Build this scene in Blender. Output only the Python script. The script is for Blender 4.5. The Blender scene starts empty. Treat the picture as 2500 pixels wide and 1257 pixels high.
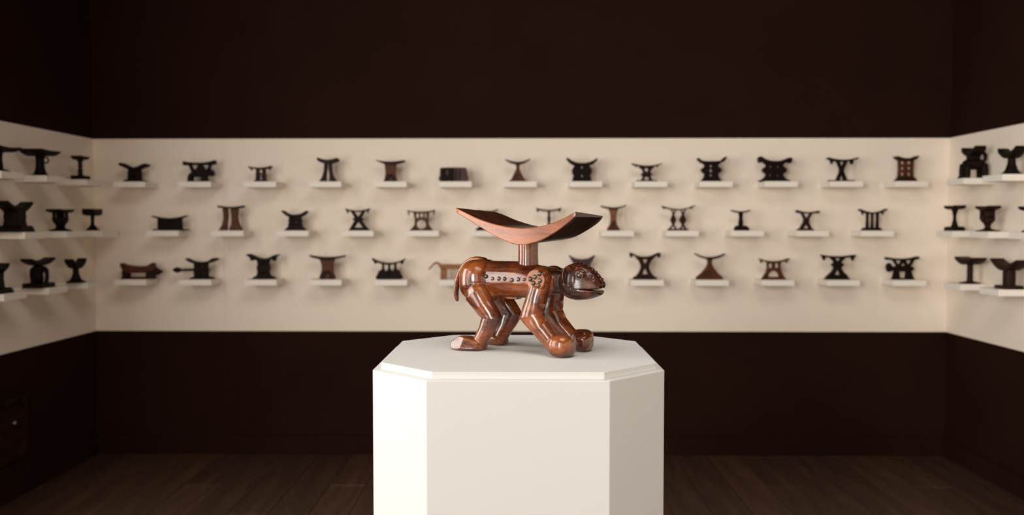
import bpy, bmesh, math, random
from mathutils import Vector, Matrix
random.seed(7)
scene = bpy.context.scene
C = scene.collection
R = math.radians

# ------------------------------------------------------------------ camera
cam_data = bpy.data.cameras.new('camera')
cam = bpy.data.objects.new('camera', cam_data); C.objects.link(cam)
cam.location = (0, 0, 1.184)
cam.rotation_euler = (R(90) - math.atan(83.5 / 2160), 0, math.atan(25 / 2160))
cam_data.sensor_width = 36.0
cam_data.lens = 36.0 * 2160 / 2500
cam_data.clip_start = 0.05
cam_data.dof.use_dof = True
cam_data.dof.focus_distance = 1.68
cam_data.dof.aperture_fstop = 3.5
scene.camera = cam

# ------------------------------------------------------------------ world, daylight, exposure
world = bpy.data.worlds.new('world'); scene.world = world
world.use_nodes = True
world.node_tree.nodes['Background'].inputs[0].default_value = (0.75, 0.85, 1.0, 1)
world.node_tree.nodes['Background'].inputs[1].default_value = 0.0
scene.view_settings.view_transform = 'Standard'
scene.view_settings.look = 'None'
scene.view_settings.gamma = 1.0
scene.view_settings.use_curve_mapping = False
scene.view_settings.exposure = 0.17
scene.cycles.use_denoising = True
scene.cycles.max_bounces = 10
scene.cycles.diffuse_bounces = 6
scene.cycles.sample_clamp_indirect = 6.0

XL, XR, YB, YF, ZC = -2.192, 2.157, 4.5, -4.0, 3.4      # room: left, right, back, front (behind camera), ceiling
# windows in the left wall, all out of view: (y0, y1, z0, z1, power)
WIN = [(0.1, 0.9, 0.55, 2.75, 35.0), (1.35, 2.35, 0.55, 2.75, 46.0), (-3.9, -1.8, 0.55, 2.75, 300.0)]
# window in the wall behind the camera: (x0, x1, z0, z1, power)
FWIN = (-0.9, 0.8, 0.55, 2.75, 27.0)
# unseen fill light added at the ceiling to brighten the pedestal top: centre x, y, size, power
CEIL_FILL = (0.4, 0.6, 1.9, 43.0)
def area(name, loc, rot, sx, sy, power, col):
    ld = bpy.data.lights.new(name, 'AREA'); ld.shape = 'RECTANGLE'; ld.size = sx; ld.size_y = sy
    ld.energy = power; ld.color = col
    lo = bpy.data.objects.new(name, ld); C.objects.link(lo); lo.location = loc; lo.rotation_euler = rot; lo.visible_camera = True
DAY = (1.0, 0.962, 0.90)
for (y0, y1, z0, z1, pw) in WIN:
    area('window_daylight', (XL - 0.02, (y0 + y1) / 2, (z0 + z1) / 2), (0, R(-90), 0), z1 - z0 - 0.1, y1 - y0 - 0.1, pw, DAY)
area('window_daylight', ((FWIN[0] + FWIN[1]) / 2, YF - 0.02, (FWIN[2] + FWIN[3]) / 2), (R(90), 0, 0), FWIN[1] - FWIN[0] - 0.1, FWIN[3] - FWIN[2] - 0.1, FWIN[4], DAY)
area('ceiling_fill_light', (CEIL_FILL[0], CEIL_FILL[1], ZC - 0.035), (0, 0, 0), CEIL_FILL[2], CEIL_FILL[2], CEIL_FILL[3], DAY)  # added fill light, no known lamp here

# ------------------------------------------------------------------ materials
def new_mat(name):
    m = bpy.data.materials.new(name); m.use_nodes = True
    nt = m.node_tree; b = nt.nodes['Principled BSDF']
    return m, nt, b

def ramp(nt, fac, stops):
    r = nt.nodes.new('ShaderNodeValToRGB')
    while len(r.color_ramp.elements) < len(stops): r.color_ramp.elements.new(0.5)
    for e, (p, c) in zip(r.color_ramp.elements, stops):
        e.position = p; e.color = (*c, 1)
    nt.links.new(fac, r.inputs[0]); return r

def noise(nt, scale, detail=4, sc=(1, 1, 1), coord='Object', rough=0.55, dist=0.0):
    tc = nt.nodes.new('ShaderNodeTexCoord'); mp = nt.nodes.new('ShaderNodeMapping')
    mp.inputs['Scale'].default_value = sc
    nt.links.new(tc.outputs[coord], mp.inputs[0])
    n = nt.nodes.new('ShaderNodeTexNoise')
    n.inputs['Scale'].default_value = scale; n.inputs['Detail'].default_value = detail
    n.inputs['Roughness'].default_value = rough; n.inputs['Distortion'].default_value = dist
    nt.links.new(mp.outputs[0], n.inputs['Vector']); return n

def bump(nt, b, height, strength, dist):
    bp = nt.nodes.new('ShaderNodeBump')
    bp.inputs['Strength'].default_value = strength; bp.inputs['Distance'].default_value = dist
    nt.links.new(height, bp.inputs['Height']); nt.links.new(bp.outputs[0], b.inputs['Normal'])

def paint(name, col, var=0.06, rough=0.6, spec=0.3, bs=0.0):
    m, nt, b = new_mat(name)
    n = noise(nt, 3.0, 3)
    r = ramp(nt, n.outputs['Fac'], [(0.3, tuple(c * (1 - var) for c in col)), (0.7, tuple(min(1, c * (1 + var)) for c in col))])
    nt.links.new(r.outputs[0], b.inputs['Base Color'])
    b.inputs['Roughness'].default_value = rough; b.inputs['Specular IOR Level'].default_value = spec
    if bs:
        n2 = noise(nt, 220.0, 2); bump(nt, b, n2.outputs['Fac'], bs, 0.001)
    return m

def wood(name, stops, scale=9, stretch=(1, 3, 3), rough=(0.25, 0.45), spec=0.5, coat=0.0, bs=0.15, fine=60, dist=0.6):
    m, nt, b = new_mat(name)
    n = noise(nt, scale, 5, stretch, dist=dist)
    n2 = noise(nt, fine, 4, (stretch[0] * .4, stretch[1], stretch[2]))
    mx = nt.nodes.new('ShaderNodeMath'); mx.operation = 'MULTIPLY_ADD'
    nt.links.new(n2.outputs['Fac'], mx.inputs[0]); mx.inputs[1].default_value = 0.35
    ad = nt.nodes.new('ShaderNodeMath'); ad.operation = 'SUBTRACT'; ad.inputs[1].default_value = 0.175
    nt.links.new(n.outputs['Fac'], ad.inputs[0]); nt.links.new(ad.outputs[0], mx.inputs[2])
    r = ramp(nt, mx.outputs[0], stops)
    nt.links.new(r.outputs[0], b.inputs['Base Color'])
    mr = nt.nodes.new('ShaderNodeMapRange')
    mr.inputs['To Min'].default_value = rough[0]; mr.inputs['To Max'].default_value = rough[1]
    nt.links.new(n2.outputs['Fac'], mr.inputs['Value']); nt.links.new(mr.outputs[0], b.inputs['Roughness'])
    b.inputs['Specular IOR Level'].default_value = spec
    b.inputs['Coat Weight'].default_value = coat; b.inputs['Coat Roughness'].default_value = 0.12
    if bs: bump(nt, b, n2.outputs['Fac'], bs, 0.0015)
    return m

M = {}
M['dark_wall'] = paint('dark_brown_wall_paint', (0.0195, 0.0072, 0.0046), 0.10, 0.8, 0.04)
M['panel'] = paint('beige_panel_paint', (0.885, 0.782, 0.672), 0.012, 0.75, 0.15)
M['shelf'] = paint('white_shelf_paint', (0.86, 0.80, 0.72), 0.01, 0.6, 0.2)
M['pedestal'] = paint('white_pedestal_paint', (0.635, 0.632, 0.612), 0.006, 0.55, 0.25)
M['ceiling'] = paint('ceiling_paint', (0.20, 0.13, 0.09), 0.02, 0.8, 0.1)
M['front_wall'] = paint('pale_wall_paint', (0.30, 0.22, 0.16), 0.02, 0.8, 0.1)
M['frame'] = paint('window_frame_paint', (0.5, 0.46, 0.42), 0.02, 0.5, 0.3)
M['seam'] = paint('panel_joint', (0.52, 0.43, 0.35), 0.02, 0.8, 0.1)
M['plank_a'] = wood('oak_plank_dark', [(0.3, (0.036, 0.017, 0.010)), (0.7, (0.066, 0.032, 0.019))], 3, (6, 0.5, 1), (0.42, 0.6), 0.3, 0, 0.1, 25)
M['plank_b'] = wood('oak_plank_mid', [(0.3, (0.046, 0.022, 0.013)), (0.7, (0.085, 0.041, 0.024))], 3, (6, 0.5, 1), (0.40, 0.58), 0.3, 0, 0.1, 25)
M['under'] = paint('floor_gap', (0.012, 0.008, 0.006), 0.05, 0.8, 0.1)
M['figure'] = wood('polished_red_brown_wood',
    [(0.28, (0.018, 0.0042, 0.0018)), (0.42, (0.080, 0.0165, 0.0045)), (0.54, (0.175, 0.040, 0.0085)), (0.72, (0.310, 0.086, 0.0175))],
    11, (1, 1.8, 1.5), (0.17, 0.30), 0.5, 0.65, 0.20, 120, 0.8)
M['head'] = wood('dark_patinated_wood',
    [(0.32, (0.010, 0.0032, 0.0016)), (0.50, (0.034, 0.0078, 0.0030)), (0.64, (0.095, 0.021, 0.0055)), (0.80, (0.190, 0.047, 0.011))],
    20, (1, 1.3, 1.3), (0.20, 0.36), 0.45, 0.25, 0.25, 140, 0.8)
M['saddle'] = wood('worn_lit_saddle_edge_wood',
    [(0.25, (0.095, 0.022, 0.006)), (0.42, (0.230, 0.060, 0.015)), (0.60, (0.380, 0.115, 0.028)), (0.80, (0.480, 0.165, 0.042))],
    8, (0.7, 1.0, 2.2), (0.22, 0.36), 0.5, 0.45, 0.12, 90, 0.4)  # lighter for edge wear and for the window reflection, both in the colour
M['saddle_shade'] = wood('shaded_saddle_wood',
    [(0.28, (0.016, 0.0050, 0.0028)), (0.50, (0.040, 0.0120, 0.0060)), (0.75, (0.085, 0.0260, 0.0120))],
    8, (0.7, 2.0, 2.2), (0.24, 0.40), 0.45, 0.2, 0.12, 90, 0.4)  # shade of the saddle underside put into the wood colour
M['stud'] = wood('aged_brass_stud', [(0.3, (0.10, 0.078, 0.062)), (0.7, (0.22, 0.175, 0.14))], 90, (1, 1, 1), (0.25, 0.4), 0.5, 0, 0.1, 300)
M['stud'].node_tree.nodes['Principled BSDF'].inputs['Metallic'].default_value = 0.9
M['dark'] = wood('black_brown_wood', [(0.3, (0.0045, 0.0018, 0.0012)), (0.75, (0.013, 0.0055, 0.0035))], 20, (1, 1, 2), (0.45, 0.65), 0.10, 0, 0.1, 120)
M['brown'] = wood('dark_brown_wood', [(0.3, (0.010, 0.0035, 0.0020)), (0.75, (0.034, 0.0110, 0.0055))], 20, (1, 1, 2), (0.45, 0.65), 0.14, 0, 0.1, 120)
M['red'] = wood('reddish_brown_wood', [(0.3, (0.034, 0.0080, 0.0020)), (0.75, (0.120, 0.031, 0.0080))], 20, (1, 1, 2), (0.4, 0.6), 0.2, 0, 0.1, 120)
M['tan'] = wood('light_tan_wood', [(0.3, (0.17, 0.065, 0.020)), (0.75, (0.36, 0.155, 0.052))], 20, (1, 1, 2), (0.4, 0.6), 0.3, 0, 0.1, 120)
M['orange'] = wood('orange_brown_wood', [(0.3, (0.09, 0.030, 0.011)), (0.75, (0.24, 0.085, 0.033))], 20, (1, 1, 2), (0.4, 0.6), 0.3, 0, 0.1, 120)
M['plum'] = wood('plum_brown_wood', [(0.3, (0.030, 0.010, 0.009)), (0.75, (0.075, 0.026, 0.022))], 20, (1, 1, 2), (0.4, 0.6), 0.3, 0, 0.1, 120)
M['metal'] = paint('dull_metal', (0.30, 0.26, 0.24), 0.05, 0.35, 0.5)
M['metal'].node_tree.nodes['Principled BSDF'].inputs['Metallic'].default_value = 0.8

# ------------------------------------------------------------------ helpers
def link_mesh(name, me, mat, parent=None, smooth=False):
    me.name = name
    me.materials.clear(); me.materials.append(mat)
    if smooth:
        for p in me.polygons: p.use_smooth = True
    o = bpy.data.objects.new(name, me); C.objects.link(o)
    if parent: o.parent = parent
    return o

def from_bm(name, bm, mat, parent=None, smooth=False):
    bmesh.ops.recalc_face_normals(bm, faces=bm.faces)
    me = bpy.data.meshes.new(name); bm.to_mesh(me); bm.free()
    return link_mesh(name, me, mat, parent, smooth)

def bm_box(bm, x0, x1, y0, y1, z0, z1, bev=0.0):
    r = bmesh.ops.create_cube(bm, size=1)
    vs = r['verts']
    for v in vs:
        v.co = Vector((x0 + (v.co.x + .5) * (x1 - x0), y0 + (v.co.y + .5) * (y1 - y0), z0 + (v.co.z + .5) * (z1 - z0)))
    if bev:
        es = list({e for v in vs for e in v.link_edges})
        bmesh.ops.bevel(bm, geom=es, offset=bev, segments=2, profile=0.6, affect='EDGES')

def box(name, x0, x1, y0, y1, z0, z1, mat, parent=None, bev=0.0):
    bm = bmesh.new(); bm_box(bm, x0, x1, y0, y1, z0, z1, bev)
    return from_bm(name, bm, mat, parent)

def thing(name, loc, label, cat, group=None, rz=0.0):
    o = bpy.data.objects.new(name, None); C.objects.link(o)
    o.empty_display_size = 0.05
    o.location = loc; o.rotation_euler = (0, 0, rz)
    o['label'] = label; o['category'] = cat
    if group: o['group'] = group
    return o

def structure(o):
    o['kind'] = 'structure'; return o

def bm_lathe(bm, prof, n=24, sx=1.0, sy=1.0, c=(0, 0, 0)):
    rings = []
    for r, z in prof:
        if r < 1e-6: rings.append([bm.verts.new((c[0], c[1], c[2] + z))])
        else: rings.append([bm.verts.new((c[0] + sx * r * math.cos(2 * math.pi * i / n), c[1] + sy * r * math.sin(2 * math.pi * i / n), c[2] + z)) for i in range(n)])
    for a, b in zip(rings, rings[1:]):
        for i in range(n):
            j = (i + 1) % n
            if len(a) == 1 and len(b) == 1: continue
            if len(a) == 1: bm.faces.new((a[0], b[j], b[i]))
            elif len(b) == 1: bm.faces.new((a[i], a[j], b[0]))
            else: bm.faces.new((a[i], a[j], b[j], b[i]))
    if len(rings[0]) > 1: bm.faces.new(list(reversed(rings[0])))
    if len(rings[-1]) > 1: bm.faces.new(rings[-1])

def bm_rings(bm, rings):
    """skin closed rings of equal length, with end caps"""
    vr = [[bm.verts.new(p) for p in r] for r in rings]
    n = len(vr[0])
    for a, b in zip(vr, vr[1:]):
        for i in range(n):
            j = (i + 1) % n
            bm.faces.new((a[i], a[j], b[j], b[i]))
    bm.faces.new(list(reversed(vr[0]))); bm.faces.new(vr[-1])

def ell(c, ax, bx, n=24, p=2.0):
    """superellipse ring: centre c, semi-axis vectors ax, bx"""
    out = []
    for i in range(n):
        t = 2 * math.pi * i / n; ct, st = math.cos(t), math.sin(t)
        out.append(c + ax * math.copysign(abs(ct) ** (2 / p), ct) + bx * math.copysign(abs(st) ** (2 / p), st))
    return out

def bm_ellipsoid(bm, c, r, p=2.0, rot=None, nu=40, nv=26, pz=None):
    pz = pz or p
    rings = []
    c = Vector(c)
    for k in range(1, nv):
        ph = math.pi * k / nv
        cz, sz = math.cos(ph), math.sin(ph)
        z = math.copysign(abs(cz) ** (2 / pz), cz); s = abs(sz) ** (2 / pz)
        ring = ell(Vector((0, 0, z * r[2])), Vector((r[0] * s, 0, 0)), Vector((0, r[1] * s, 0)), nu, p)
        if rot is not None: ring = [rot @ q for q in ring]
        rings.append([c + q for q in ring])
    bm_rings(bm, rings)

def bm_torus(bm, c, R0, r0, ax, bx, n=20, k=8):
    """torus centred c lying in plane of unit vectors ax, bx"""
    c, ax, bx = Vector(c), Vector(ax), Vector(bx); nz = ax.cross(bx).normalized()
    g = []
    for i in range(n):
        t = 2 * math.pi * i / n; d = ax * math.cos(t) + bx * math.sin(t)
        g.append([bm.verts.new(c + d * (R0 + r0 * math.cos(2 * math.pi * j / k)) + nz * (r0 * math.sin(2 * math.pi * j / k))) for j in range(k)])
    for i in range(n):
        for j in range(k):
            bm.faces.new((g[i][j], g[(i + 1) % n][j], g[(i + 1) % n][(j + 1) % k], g[i][(j + 1) % k]))

def remeshed(name, bm, voxel, smooth_it, mat, parent):
    bmesh.ops.recalc_face_normals(bm, faces=bm.faces)
    me = bpy.data.meshes.new('tmp'); bm.to_mesh(me); bm.free()
    o = bpy.data.objects.new('tmp', me); C.objects.link(o)
    md = o.modifiers.new('r', 'REMESH'); md.mode = 'VOXEL'; md.voxel_size = voxel; md.adaptivity = 0
    if smooth_it:
        sm = o.modifiers.new('s', 'SMOOTH'); sm.factor = 0.5; sm.iterations = smooth_it
    tx = bpy.data.textures.new('carving', 'CLOUDS'); tx.noise_scale = 0.022; tx.noise_depth = 1
    dp = o.modifiers.new('d', 'DISPLACE'); dp.texture = tx; dp.texture_coords = 'LOCAL'; dp.strength = 0.0007; dp.mid_level = 0.5
    dg = bpy.context.evaluated_depsgraph_get()
    res = bpy.data.meshes.new_from_object(o.evaluated_get(dg))
    bpy.data.objects.remove(o)
    return link_mesh(name, res, mat, parent, True)

# 2-D outline helpers for carved plates (outlines are x right, y DOWN, as drawn on paper)
def cat(pts, n=5, closed=True):
    out = []; m = len(pts)
    rng = range(m) if closed else range(m - 1)
    for i in rng:
        p0 = pts[(i - 1) % m] if closed or i > 0 else pts[0]
        p1, p2 = pts[i], pts[(i + 1) % m]
        p3 = pts[(i + 2) % m] if closed or i + 2 < m else pts[-1]
        for k in range(n):
            t = k / n
            out.append(tuple(0.5 * (2 * b + (c - a) * t + (2 * a - 5 * b + 4 * c - d) * t * t + (3 * b - a - 3 * c + d) * t ** 3)
                             for a, b, c, d in zip(p0, p1, p2, p3)))
    if not closed: out.append(pts[-1])
    return out

def bar(xl, yl, xm, ym, xr, yr, te, tm, n=14):
    """curved head bar: upper edge through three points, thickness te at ends and tm at middle"""
    up, lo = [], []
    for i in range(n + 1):
        t = i / n; s = (2 * t - 1)
        x = xl + (xr - xl) * t
        yend = yl + (yr - yl) * t
        y = ym + (yend - ym) * s * s
        th = tm + (te - tm) * s * s
        up.append((x, y)); lo.append((x, y + th))
    return up + lo[::-1]

def rect(x0, y0, x1, y1): return [(x0, y0), (x1, y0), (x1, y1), (x0, y1)]
def oval(cx, cy, rx, ry, n=16): return [(cx + rx * math.cos(2 * math.pi * i / n), cy + ry * math.sin(2 * math.pi * i / n)) for i in range(n)]
def sym(cx, half):
    """mirror a list of (half width, y) about x = cx into a closed outline"""
    return [(cx + h, y) for h, y in half] + [(cx - h, y) for h, y in reversed(half)]

def plate_mesh(shapes, cx, yb, s):
    """shapes: list of (outline, holes, depth, y offset, bevel); returns one mesh"""
    bm = bmesh.new()
    for sh in shapes:
        outer, holes, depth = sh[0], sh[1], sh[2]
        yo = sh[3] if len(sh) > 3 else 0.0
        bv = sh[4] if len(sh) > 4 else 0.0016
        cu = bpy.data.curves.new('c', 'CURVE'); cu.dimensions = '2D'; cu.fill_mode = 'BOTH'
        cu.extrude = max(depth / 2 - bv, 0.0005); cu.bevel_depth = bv; cu.bevel_resolution = 1; cu.offset = -bv
        for pts in [outer] + list(holes):
            sp = cu.splines.new('POLY'); sp.points.add(len(pts) - 1); sp.use_cyclic_u = True
            for q, (px, py) in zip(sp.points, pts): q.co = ((px - cx) * s, (yb - py) * s, 0, 1)
        o = bpy.data.objects.new('c', cu); C.objects.link(o)
        dg = bpy.context.evaluated_depsgraph_get()
        me = bpy.data.meshes.new_from_object(o.evaluated_get(dg))
        nv0 = len(bm.verts)
        bm.from_mesh(me); bm.verts.ensure_lookup_table()
        for v in bm.verts[nv0:]: v.co = Vector((v.co.x, yo - v.co.z, v.co.y))
        bpy.data.objects.remove(o); bpy.data.curves.remove(cu); bpy.data.meshes.remove(me)
    bmesh.ops.remove_doubles(bm, verts=bm.verts, dist=1e-6)
    bmesh.ops.recalc_face_normals(bm, faces=bm.faces)
    me = bpy.data.meshes.new('plate'); bm.to_mesh(me); bm.free()
    return me

# ------------------------------------------------------------------ the room
floor = structure(box('floor', XL - 0.3, XR + 0.3, YF - 0.2, YB + 0.3, -0.12, -0.016, M['under']))
pw = 0.165; plank_cache = {}
ncol = int(math.ceil((XR - XL) / pw))
for c in range(ncol):
    x0 = XL + c * pw; x1 = min(x0 + pw, XR)
    yy = YB; first = True
    while yy > YF + 0.01:
        ln = [0.55, 1.35, 0.95, 1.75][(c * 3) % 4] if first else 1.9
        y0 = max(YF, yy - ln); first = False
        key = (round(x1 - x0, 3), round(yy - y0, 3))
        if key not in plank_cache:
            bm = bmesh.new()
            bm_box(bm, 0.0012, key[0] - 0.0012, 0.0012, key[1] - 0.0012, -0.016, 0.0, 0.0022)
            bmesh.ops.recalc_face_normals(bm, faces=bm.faces)
            me = bpy.data.meshes.new('plank'); bm.to_mesh(me); bm.free()
            me.materials.append(M['plank_a']); plank_cache[key] = me
        o = bpy.data.objects.new('plank', plank_cache[key]); C.objects.link(o); o.parent = floor
        o.location = (x0, y0, random.choice([0, 0, 0.0006, -0.0005]))
        if random.random() < 0.45:
            o.material_slots[0].link = 'OBJECT'; o.material_slots[0].material = M['plank_b']
        yy = y0

wall_back = structure(box('wall_back', XL - 0.3, XR + 0.3, YB, YB + 0.2, -0.1, ZC, M['dark_wall']))
wall_right = structure(box('wall_right', XR, XR + 0.2, YF - 0.2, YB, -0.1, ZC, M['dark_wall']))
bm = bmesh.new(); w = FWIN
bm_box(bm, XL - 0.3, w[0], YF - 0.2, YF, -0.1, ZC); bm_box(bm, w[1], XR + 0.3, YF - 0.2, YF, -0.1, ZC)
bm_box(bm, w[0], w[1], YF - 0.2, YF, -0.1, w[2]); bm_box(bm, w[0], w[1], YF - 0.2, YF, w[3], ZC)
wall_front = structure(from_bm('wall_front', bm, M['front_wall']))
bm = bmesh.new(); t = 0.05
bm_box(bm, w[0], w[0] + t, YF - 0.015, YF + 0.005, w[2], w[3]); bm_box(bm, w[1] - t, w[1], YF - 0.015, YF + 0.005, w[2], w[3])
bm_box(bm, w[0] + t, w[1] - t, YF - 0.015, YF + 0.005, w[2], w[2] + t); bm_box(bm, w[0] + t, w[1] - t, YF - 0.015, YF + 0.005, w[3] - t, w[3])
structure(from_bm('window_4', bm, M['frame']))
ceiling = structure(box('ceiling', XL - 0.3, XR + 0.3, YF - 0.2, YB + 0.2, ZC, ZC + 0.15, M['ceiling']))
box('fill_light_housing', CEIL_FILL[0] - 0.98, CEIL_FILL[0] + 0.98, CEIL_FILL[1] - 0.98, CEIL_FILL[1] + 0.98, ZC - 0.03, ZC, M['frame'], ceiling)  # made-up backing for the added ceiling fill light
bm = bmesh.new()
ys = [YF] + [v for w in sorted(WIN) for v in (w[0], w[1])] + [YB]
for k in range(0, len(ys), 2): bm_box(bm, XL - 0.2, XL, ys[k], ys[k + 1], -0.1, ZC)
for w in WIN:
    bm_box(bm, XL - 0.2, XL, w[0], w[1], -0.1, w[2]); bm_box(bm, XL - 0.2, XL, w[0], w[1], w[3], ZC)
wall_left = structure(from_bm('wall_left', bm, M['dark_wall']))
for i, w in enumerate(WIN):
    bm = bmesh.new(); t = 0.05
    bm_box(bm, XL - 0.015, XL + 0.005, w[0], w[0] + t, w[2], w[3]); bm_box(bm, XL - 0.015, XL + 0.005, w[1] - t, w[1], w[2], w[3])
    bm_box(bm, XL - 0.015, XL + 0.005, w[0] + t, w[1] - t, w[2], w[2] + t); bm_box(bm, XL - 0.015, XL + 0.005, w[0] + t, w[1] - t, w[3] - t, w[3])
    win = structure(from_bm('window_%d' % (i + 1), bm, M['frame']))
    zm = w[2] + 0.7 * (w[3] - w[2])
    box('transom', XL - 0.012, XL + 0.003, w[0] + t, w[1] - t, zm - 0.02, zm + 0.02, M['frame'], win)

# pale display band: separate sheets with open joints
PZ0, PZ1, PT = 0.634, 1.612, 0.012
seams = [XL + PT, -1.52, 1.793, XR - PT]
for a, b in zip(seams, seams[1:]):
    box('panel', a + 0.0002, b - 0.0002, YB - PT, YB, PZ0, PZ1, M["panel"], wall_back, 0.0004)
sl = [2.55, 3.32, YB]
for a, b in zip(sl, sl[1:]):
    box('panel', XL, XL + PT, a + 0.0012, b - 0.0012, PZ0, PZ1, M['panel'], wall_left, 0.0012)
sr = [YF + 0.05, -2.2, -0.3, 1.65, 3.60, YB]  # unseen sheets towards the front added to bounce light onto the pedestal
for a, b in zip(sr, sr[1:]):
    box('panel', XR - PT, XR, a + 0.0012, b - 0.0012, PZ0, PZ1, M['panel'], wall_right, 0.0012)
structure(box('baseboard_back', XL + 0.014, XR - 0.014, YB - 0.014, YB, 0.0, 0.095, M['dark_wall'], None, 0.003))
structure(box('baseboard_left', XL, XL + 0.014, 1.2, YB, 0.0, 0.095, M['dark_wall'], None, 0.003))
structure(box('baseboard_right', XR - 0.014, XR, 1.2, YB, 0.0, 0.095, M['dark_wall'], None, 0.003))

# dark rounded frame low on the left wall
t = thing('wall_hatch', (XL, 3.635, 0.305), 'dark rounded frame with pale catch, low on the dark left wall', 'hatch')
bm = bmesh.new()
def rr(hy, hz, r, n=6):
    out = []
    for (sy, sz, a0) in ((1, 1, 0), (-1, 1, 90), (-1, -1, 180), (1, -1, 270)):
        for k in range(n + 1):
            a = R(a0 + 90 * k / n); out.append((sy * (hy - r) + r * math.cos(a), sz * (hz - r) + r * math.sin(a)))
    return out
o_, i_ = rr(0.20, 0.135, 0.055), rr(0.178, 0.113, 0.04)
va = [[bm.verts.new((d, y, z)) for (y, z) in ring] for d, ring in ((0.0, o_), (0.022, o_), (0.022, i_), (0.004, i_))]
n = len(o_)
for a, b in zip(va, va[1:]):
    for i in range(n): bm.faces.new((a[i], a[(i + 1) % n], b[(i + 1) % n], b[i]))
bm.faces.new(va[-1])
from_bm('frame', bm, M['brown'], t)
bm = bmesh.new(); bm_lathe(bm, [(0.006, 0), (0.006, 0.012), (0.010, 0.014), (0.010, 0.022), (0.006, 0.025)], 14)
for v in bm.verts: v.co = Vector((v.co.z + 0.003, v.co.x + 0.095, v.co.y + 0.025))
c_ = from_bm('catch', bm, M['metal'], t, True); c_['label'] = 'pale metal catch'

# ------------------------------------------------------------------ pedestal
PX, PY, PTOP = -0.007, 1.727, 0.934
ped = thing('pedestal', (PX, PY, 0), 'tall white octagonal museum pedestal under the carved animal figure', 'pedestal')
def octo(r, c):
    return [(-r + c, -r), (r - c, -r), (r, -r + c), (r, r - c), (r - c, r), (-r + c, r), (-r, r - c), (-r, -r + c)]
def prism(name, out, z0, z1, mat, parent, bev):
    bm = bmesh.new()
    a = [bm.verts.new((x, y, z0)) for x, y in out]; b = [bm.verts.new((x, y, z1)) for x, y in out]
    m = len(out)
    for i in range(m): bm.faces.new((a[i], a[(i + 1) % m], b[(i + 1) % m], b[i]))
    bm.faces.new(list(reversed(a))); bm.faces.new(b)
    bmesh.ops.bevel(bm, geom=list(bm.edges), offset=bev, segments=2, profile=0.6, affect='EDGES')
    return from_bm(name, bm, mat, parent)
prism('body', octo(0.261, 0.108), 0.0, PTOP - 0.0125, M['pedestal'], ped, 0.0012)
prism('top_slab', octo(0.2475, 0.1025), PTOP - 0.0125, PTOP, M['pedestal'], ped, 0.0010)

# ------------------------------------------------------------------ the carved animal headrest
AL = R(28)
fig = thing('carved_headrest', (0.01, 1.735, PTOP), 'polished brown wooden headrest carved as a walking animal, on the white pedestal', 'headrest', None, -AL)

def leg_tube(bm, st, side, n=40):
    rings = []
    fine = []
    for a, b in zip(st, st[1:]):
        for k in range(4): fine.append(tuple(x + (y - x) * k / 4 for x, y in zip(a, b)))
    st = fine + [st[-1]]
    for (u, v, z, a, b, tilt) in st:
        ta = R(tilt)
        rings.append(ell(Vector((u, side * v, z)), Vector((math.cos(ta) * a, 0, math.sin(ta) * a)), Vector((0, b, 0)), n, 2.15))
    bm_rings(bm, rings)

def loft_u(bm, st, n=44, p=2.4):
    """stations along x: (u, v centre, z low, z high, half width)"""
    st = cat(st, 4, False)
    bm_rings(bm, [ell(Vector((u, vc, (z0 + z1) / 2)), Vector((0, hw, 0)), Vector((0, 0, (z1 - z0) / 2)), n, p) for u, vc, z0, z1, hw in st])

def loft_flat(bm, st, up, n=24):
    """stations along x with one flat side: (u, z flat, z crown, half width)"""
    rings = []
    for u, zf, zc, hw in cat(st, 4, False):
        ring = []
        for i in range(n + 1):
            t = math.pi * i / n; ct, st_ = math.cos(t), math.sin(t)
            ring.append(Vector((u, hw * math.copysign(abs(ct) ** 0.8, ct), zf + (zc - zf) * st_ ** 0.8)))
        for k in range(1, 8): ring.append(Vector((u, -hw + 2 * hw * k / 8, zf)))
        rings.append(ring)
    bm_rings(bm, rings)

bm = bmesh.new()
# trunk: plain cylinder with a crisp rear rim
loft_u(bm, [(-0.0865, 0, .1055, .1730, .0345), (-0.0845, 0, .1040, .1748, .0362), (-0.06, 0, .1036, .1752, .0370), (-0.03, 0, .1036, .1752, .0370),
            (0.0, 0, .1036, .1740, .0370), (0.025, 0, .1045, .1690, .0375), (0.048, 0, .1065, .1655, .0370), (0.060, 0, .1095, .1625, .0335), (0.070, 0, .1150, .1580, .0280)], p=2.15)
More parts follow.
